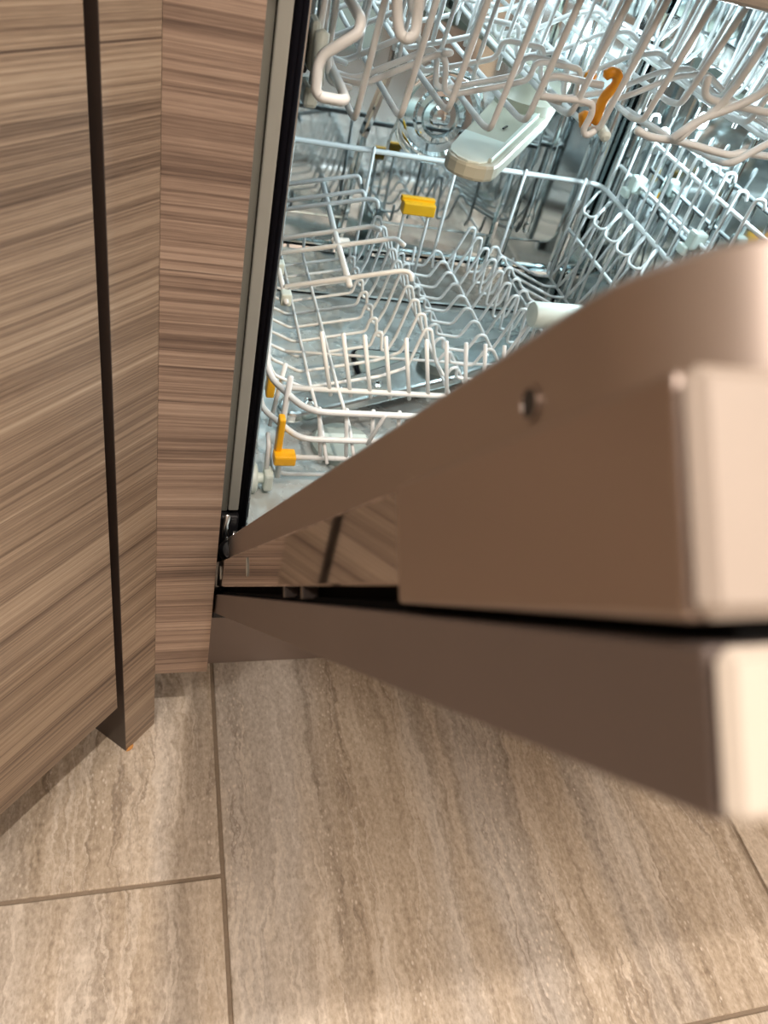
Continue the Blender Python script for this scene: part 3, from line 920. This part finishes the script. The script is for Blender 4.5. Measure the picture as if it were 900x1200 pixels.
# yellow latches at the front left corner
lpart(box('yellow_latch', (0.0600, 0.205, 0.306), (0.0690, 0.222, 0.332), M['yellow'], lb, bev=0.002, label='yellow latch'))
yl = lpart(box('yellow_latch', (0.0645, 0.1335, 0.280), (0.0715, 0.1455, 0.332), M['yellow'], lb, bev=0.002, label='yellow latch'))
lpart(box('latch_foot', (0.0630, 0.124, 0.279), (0.0860, 0.140, 0.291), M['yellow'], yl, bev=0.002))
# wheels
for x, dx in ((0.045, 1), (0.553, -1)):
    for y in (0.130, 0.440):
        wm = axis_matrix((x - 0.0065 * dx, y, 0.2575), (dx, 0, 0))
        w_ = lpart(lathe('wheel', [(0.0135, 0.0), (0.0165, 0.002), (0.0165, 0.0075), (0.0145, 0.0095), (0.006, 0.010), (0.0055, 0.018)], M['plastic'], lb, matrix=wm, n=28))
        lo, hi = sorted((x + 0.010 * dx, x + 0.020 * dx))
        lpart(box('wheel_hub', (lo, y - 0.009, 0.245), (hi, y + 0.009, 0.268), M['plastic'], lb, bev=0.003))
# white grip roll at the front
lpart(lathe('grip_roll', [(0.008, -0.002), (0.0135, 0.0), (0.0145, 0.003), (0.0145, 0.060), (0.0135, 0.063)], M['plastic'], lb,
            matrix=axis_matrix((0.3445, 0.226, 0.4225), (1, 0.03, 0)), n=28, label='white plastic grip roll'))
lw('grip_upright', [(0.378, 0.222, 0.405), (0.378, 0.222, 0.338)], 0.0024)
lw('grip_upright', [(0.402, 0.223, 0.405), (0.402, 0.223, 0.338)], 0.0024)

# ------------------------------------------------------------------ upper basket
UBO = Vector((0.3, 0.30, 0.62))
ub = empty('upper_basket', UBO, 'white wire upper basket hanging on runners at the top of the tub', 'basket')
def uw(name, pts, r=0.0025, fil=0.006, mat=None, **kw):
    o = wire(name, pts, r, ub, mat, fil, **kw)
    o.data.transform(Matrix.Translation(-UBO))
    return o
def upart(o):
    o.data.transform(Matrix.Translation(-UBO))
    return o
ZR = 0.752
uw('top_rim', [(0.052, 0.078, ZR), (0.548, 0.078, ZR), (0.548, 0.535, ZR), (0.052, 0.535, ZR)], 0.0032, 0.03, closed=True)
upart(box('front_handle', (0.060, 0.049, 0.749), (0.540, 0.072, 0.764), M['panel_top'], ub, bev=0.005, seg=3, label='beige front handle bar'))
# long wires: down the front, along the floor, up the back
fronts = [(0.0805, 0.629), (0.1135, 0.6355), (0.1475, 0.645), (0.1835, 0.6365), (0.2095, 0.6465), (0.2430, 0.6560), (0.2700, 0.6480),
          (0.3040, 0.6600), (0.3300, 0.676), (0.3620, 0.6850), (0.3950, 0.672), (0.4280, 0.664), (0.4610, 0.655), (0.4940, 0.648), (0.5230, 0.643)]
for i, (x, z) in enumerate(fronts):
    xb = x + 0.002
    uw('long_wire', [(x + 0.005, 0.080, ZR - 0.001), (x, 0.1005, z + 0.001), (xb, 0.122, z - 0.003), (xb + 0.002, 0.30, z - 0.002), (xb + 0.002, 0.500, z + 0.006), (xb + 0.002, 0.533, ZR)], 0.00245, 0.007)
# cross wires, saw-tooth over the sloping floor
def cross(y, dz):
    p = [(0.054, y, ZR), (0.056, y, 0.672 + dz), (0.068, y, 0.6455 + dz), (0.089, y, 0.6445 + dz), (0.143, y, 0.674 + dz), (0.1485, y, 0.668 + dz), (0.152, y, 0.650 + dz), (0.158, y, 0.648 + dz),
         (0.196, y, 0.660 + dz), (0.216, y, 0.667 + dz), (0.2175, y, 0.679 + dz), (0.224, y, 0.681 + dz), (0.256, y, 0.681 + dz), (0.258, y, 0.664 + dz), (0.262, y, 0.657 + dz), (0.300, y, 0.668 + dz),
         (0.336, y, 0.688 + dz), (0.362, y, 0.695 + dz), (0.395, y, 0.680 + dz), (0.430, y, 0.672 + dz), (0.470, y, 0.662 + dz), (0.525, y, 0.652 + dz), (0.544, y, 0.675 + dz), (0.546, y, ZR)]
    uw('cross_wire', p, 0.0024, 0.006)
for y, dz in ((0.133, 0.0), (0.157, -0.003), (0.210, -0.005), (0.275, -0.004), (0.345, -0.003), (0.420, -0.001), (0.490, 0.004)):
    cross(y, dz)
uw('hairpin_wire', [(0.143, 0.130, 0.6745), (0.150, 0.131, 0.6755), (0.1515, 0.150, 0.672), (0.148, 0.159, 0.668)], 0.0024, 0.004)
# front stiffeners
uw('front_cross_wire', [(0.213, 0.098, 0.666), (0.2445, 0.098, 0.668), (0.2565, 0.098, 0.667), (0.2585, 0.098, 0.660), (0.2565, 0.099, 0.648), (0.261, 0.099, 0.6445), (0.2665, 0.099, 0.649)], 0.0026, 0.005)
uw('front_cross_wire', [(0.262, 0.104, 0.679), (0.224, 0.104, 0.6795), (0.2165, 0.104, 0.6775), (0.214, 0.104, 0.669), (0.218, 0.101, 0.6655), (0.232, 0.101, 0.664)], 0.0026, 0.005)
uw('front_cross_wire', [(0.300, 0.098, 0.655), (0.314, 0.098, 0.6515), (0.341, 0.098, 0.6525), (0.380, 0.098, 0.649), (0.392, 0.098, 0.6485), (0.400, 0.098, 0.652), (0.500, 0.098, 0.654)], 0.0030, 0.008)
uw('front_cross_wire', [(0.338, 0.094, 0.700), (0.341, 0.094, 0.688), (0.349, 0.094, 0.685), (0.405, 0.094, 0.684), (0.500, 0.094, 0.688)], 0.0030, 0.008)
uw('spread_wire', [(0.330, 0.092, 0.655), (0.346, 0.092, 0.672), (0.368, 0.090, 0.684), (0.387, 0.088, 0.698), (0.398, 0.082, 0.750)], 0.0034, 0.012)
uw('spread_wire', [(0.316, 0.15, 0.655), (0.334, 0.092, 0.6525), (0.344, 0.092, 0.668), (0.357, 0.092, 0.681), (0.362, 0.090, 0.700), (0.367, 0.082, 0.750)], 0.0030, 0.008)
uw('spread_wire', [(0.372, 0.15, 0.640), (0.392, 0.094, 0.642), (0.405, 0.092, 0.655), (0.425, 0.090, 0.672), (0.445, 0.084, 0.750)], 0.0030, 0.008)
# heavy front-left bracket wire
uw('corner_bracket', [(0.066, 0.30, 0.705), (0.0665, 0.071, 0.6965), (0.0655, 0.066, 0.690), (0.045, 0.066, 0.6745), (0.0425, 0.066, 0.668), (0.0435, 0.066, 0.653), (0.047, 0.066, 0.650), (0.0645, 0.067, 0.6495), (0.0655, 0.090, 0.650), (0.066, 0.24, 0.652)], 0.0036, 0.006)
uw('corner_wire', [(0.052, 0.115, ZR), (0.049, 0.112, 0.672), (0.052, 0.110, 0.640), (0.066, 0.110, 0.637)], 0.0024, 0.005)
uw('corner_wire', [(0.062, 0.13, ZR), (0.060, 0.128, 0.66), (0.063, 0.128, 0.644), (0.080, 0.128, 0.642)], 0.0024, 0.005)
# hanging spike loop
uw('spike_loop', [(0.078, 0.079, ZR), (0.0905, 0.074, 0.699), (0.0935, 0.072, 0.692), (0.0985, 0.071, 0.6905), (0.103, 0.072, 0.694), (0.103, 0.074, 0.701), (0.098, 0.079, ZR)], 0.0036, 0.006)
uw('spike_loop', [(0.102, 0.10, 0.738), (0.104, 0.10, 0.705), (0.1085, 0.10, 0.699), (0.112, 0.10, 0.705), (0.112, 0.10, 0.722)], 0.0028, 0.006)
# inner tine rows standing in the basket
for r_, (y, zb) in enumerate(((0.210, 0.655), (0.275, 0.652), (0.345, 0.652), (0.420, 0.655))):
    for i in range(13):
        x = 0.100 + 0.0335 * i + (0.012 if r_ % 2 else 0)
        zt = 0.742 - 0.018 * ((i * 7 + r_ * 3) % 4) / 3
        uw('tine', [(x, y, zb - 0.012), (x, y, zb), (x + 0.002, y - 0.014, zt)], 0.0020, 0.006, sides=6)
# side frames with looped wires
for i in range(9):
    y = 0.16 + 0.042 * i
    uw('side_wire', [(0.548, y, ZR), (0.550, y, 0.66), (0.540, y, 0.645), (0.50, y, 0.648)], 0.0022, 0.008)
    uw('side_wire', [(0.052, y, ZR), (0.050, y, 0.66), (0.060, y, 0.645), (0.09, y, 0.640)], 0.0022, 0.008)
# upper spray arm under this basket
umx = arm_at((0.30, 0.318, 0.597), (-0.116, -0.188, 0))
ua = upart(prism('upper_spray_arm', arm_outline(0.222, 0.030, 0.0225), -0.008, 0.006, M['arm_plastic_shaded'], ub, bev=0.003, matrix=umx, label='off white plastic spray arm'))
mm = umx @ Matrix.Translation((0, 0, 0.006))
upart(prism('arm_ridge', [(0.02, 0.017), (0.205, 0.0135), (0.205, 0.0165), (0.02, 0.022)], -0.001, 0.0035, M['plastic'], ua, bev=0.0006, matrix=mm))
upart(prism('arm_lit_tip', [(0.142, -0.0238), (0.196, -0.0215), (0.208, -0.0185), (0.217, -0.010), (0.2205, 0.0), (0.217, 0.009), (0.209, 0.0135), (0.142, 0.016)], -0.0085, 0.0012, M['plastic'], ua, bev=0.0008, matrix=mm))  # tip piece carries the lit tone of the arm
for s, t in ((0.10, 0.004), (-0.10, 0.004), (-0.185, 0.002)):
    p = umx @ Vector((s, t, 0.0072))
    upart(prism('nozzle_slot', [(-0.006, -0.0008), (0.006, -0.0008), (0.006, 0.0008), (-0.006, 0.0008)], 0, 0.0012, M['black'], ua, matrix=Matrix.Translation(p) @ Matrix.Rotation(0.9, 4, 'Z')))
upart(lathe('arm_hub', [(0.03, 0.0), (0.03, 0.012), (0.02, 0.02), (0.016, 0.04)], M['arm_plastic_shaded'], ua, matrix=Matrix.Translation((0.30, 0.318, 0.600)), n=24))
upart(box('feed_pipe', (0.284, 0.318, 0.628), (0.316, 0.560, 0.642), M['arm_plastic_shaded'], ub, bev=0.005))
# orange hook and its white pin
oh = uw('orange_hook', [(0.2635, 0.108, 0.6850), (0.2675, 0.107, 0.6885), (0.2730, 0.107, 0.6870), (0.2755, 0.108, 0.6805), (0.2700, 0.109, 0.6720), (0.2690, 0.109, 0.6620), (0.2700, 0.109, 0.6520)], 0.0040, ub and 0.006, M['orange'], label='orange plastic hook')
o = wire('hook_tab', [(0.252, 0.114, 0.682), (0.258, 0.114, 0.680)], 0.0040, oh, M['orange'])
o.data.transform(Matrix.Translation(-UBO))
o = wire('hook_foot', [(0.2600, 0.112, 0.6565), (0.2640, 0.112, 0.6485)], 0.0050, oh, M['orange'])
o.data.transform(Matrix.Translation(-UBO))
upart(lathe('pin_cap', [(0.002, -0.002), (0.0042, 0.0), (0.0042, 0.010), (0.003, 0.012)], M['plastic'], ub, matrix=axis_matrix((0.2745, 0.094, 0.6475), (0, 1, 0.2)), n=16))
# roller block on the left runner
upart(box('roller_block', (0.0412, 0.098, 0.655), (0.0475, 0.118, 0.686), M['plastic'], ub, bev=0.003))
upart(wire('roller_peg', [(0.0475, 0.092, 0.681), (0.0475, 0.092, 0.650)], 0.0050, ub, M['plastic'], sides=14))
upart(box('roller_block', (0.0415, 0.098, 0.632), (0.0520, 0.125, 0.646), M['plastic'], ub, bev=0.003))
upart(box('runner_stop', (0.0415, 0.120, 0.648), (0.0455, 0.150, 0.684), M['black'], ub, bev=0.002))
upart(box('roller_block', (0.5500, 0.098, 0.655), (0.5565, 0.118, 0.686), M['plastic'], ub, bev=0.003))
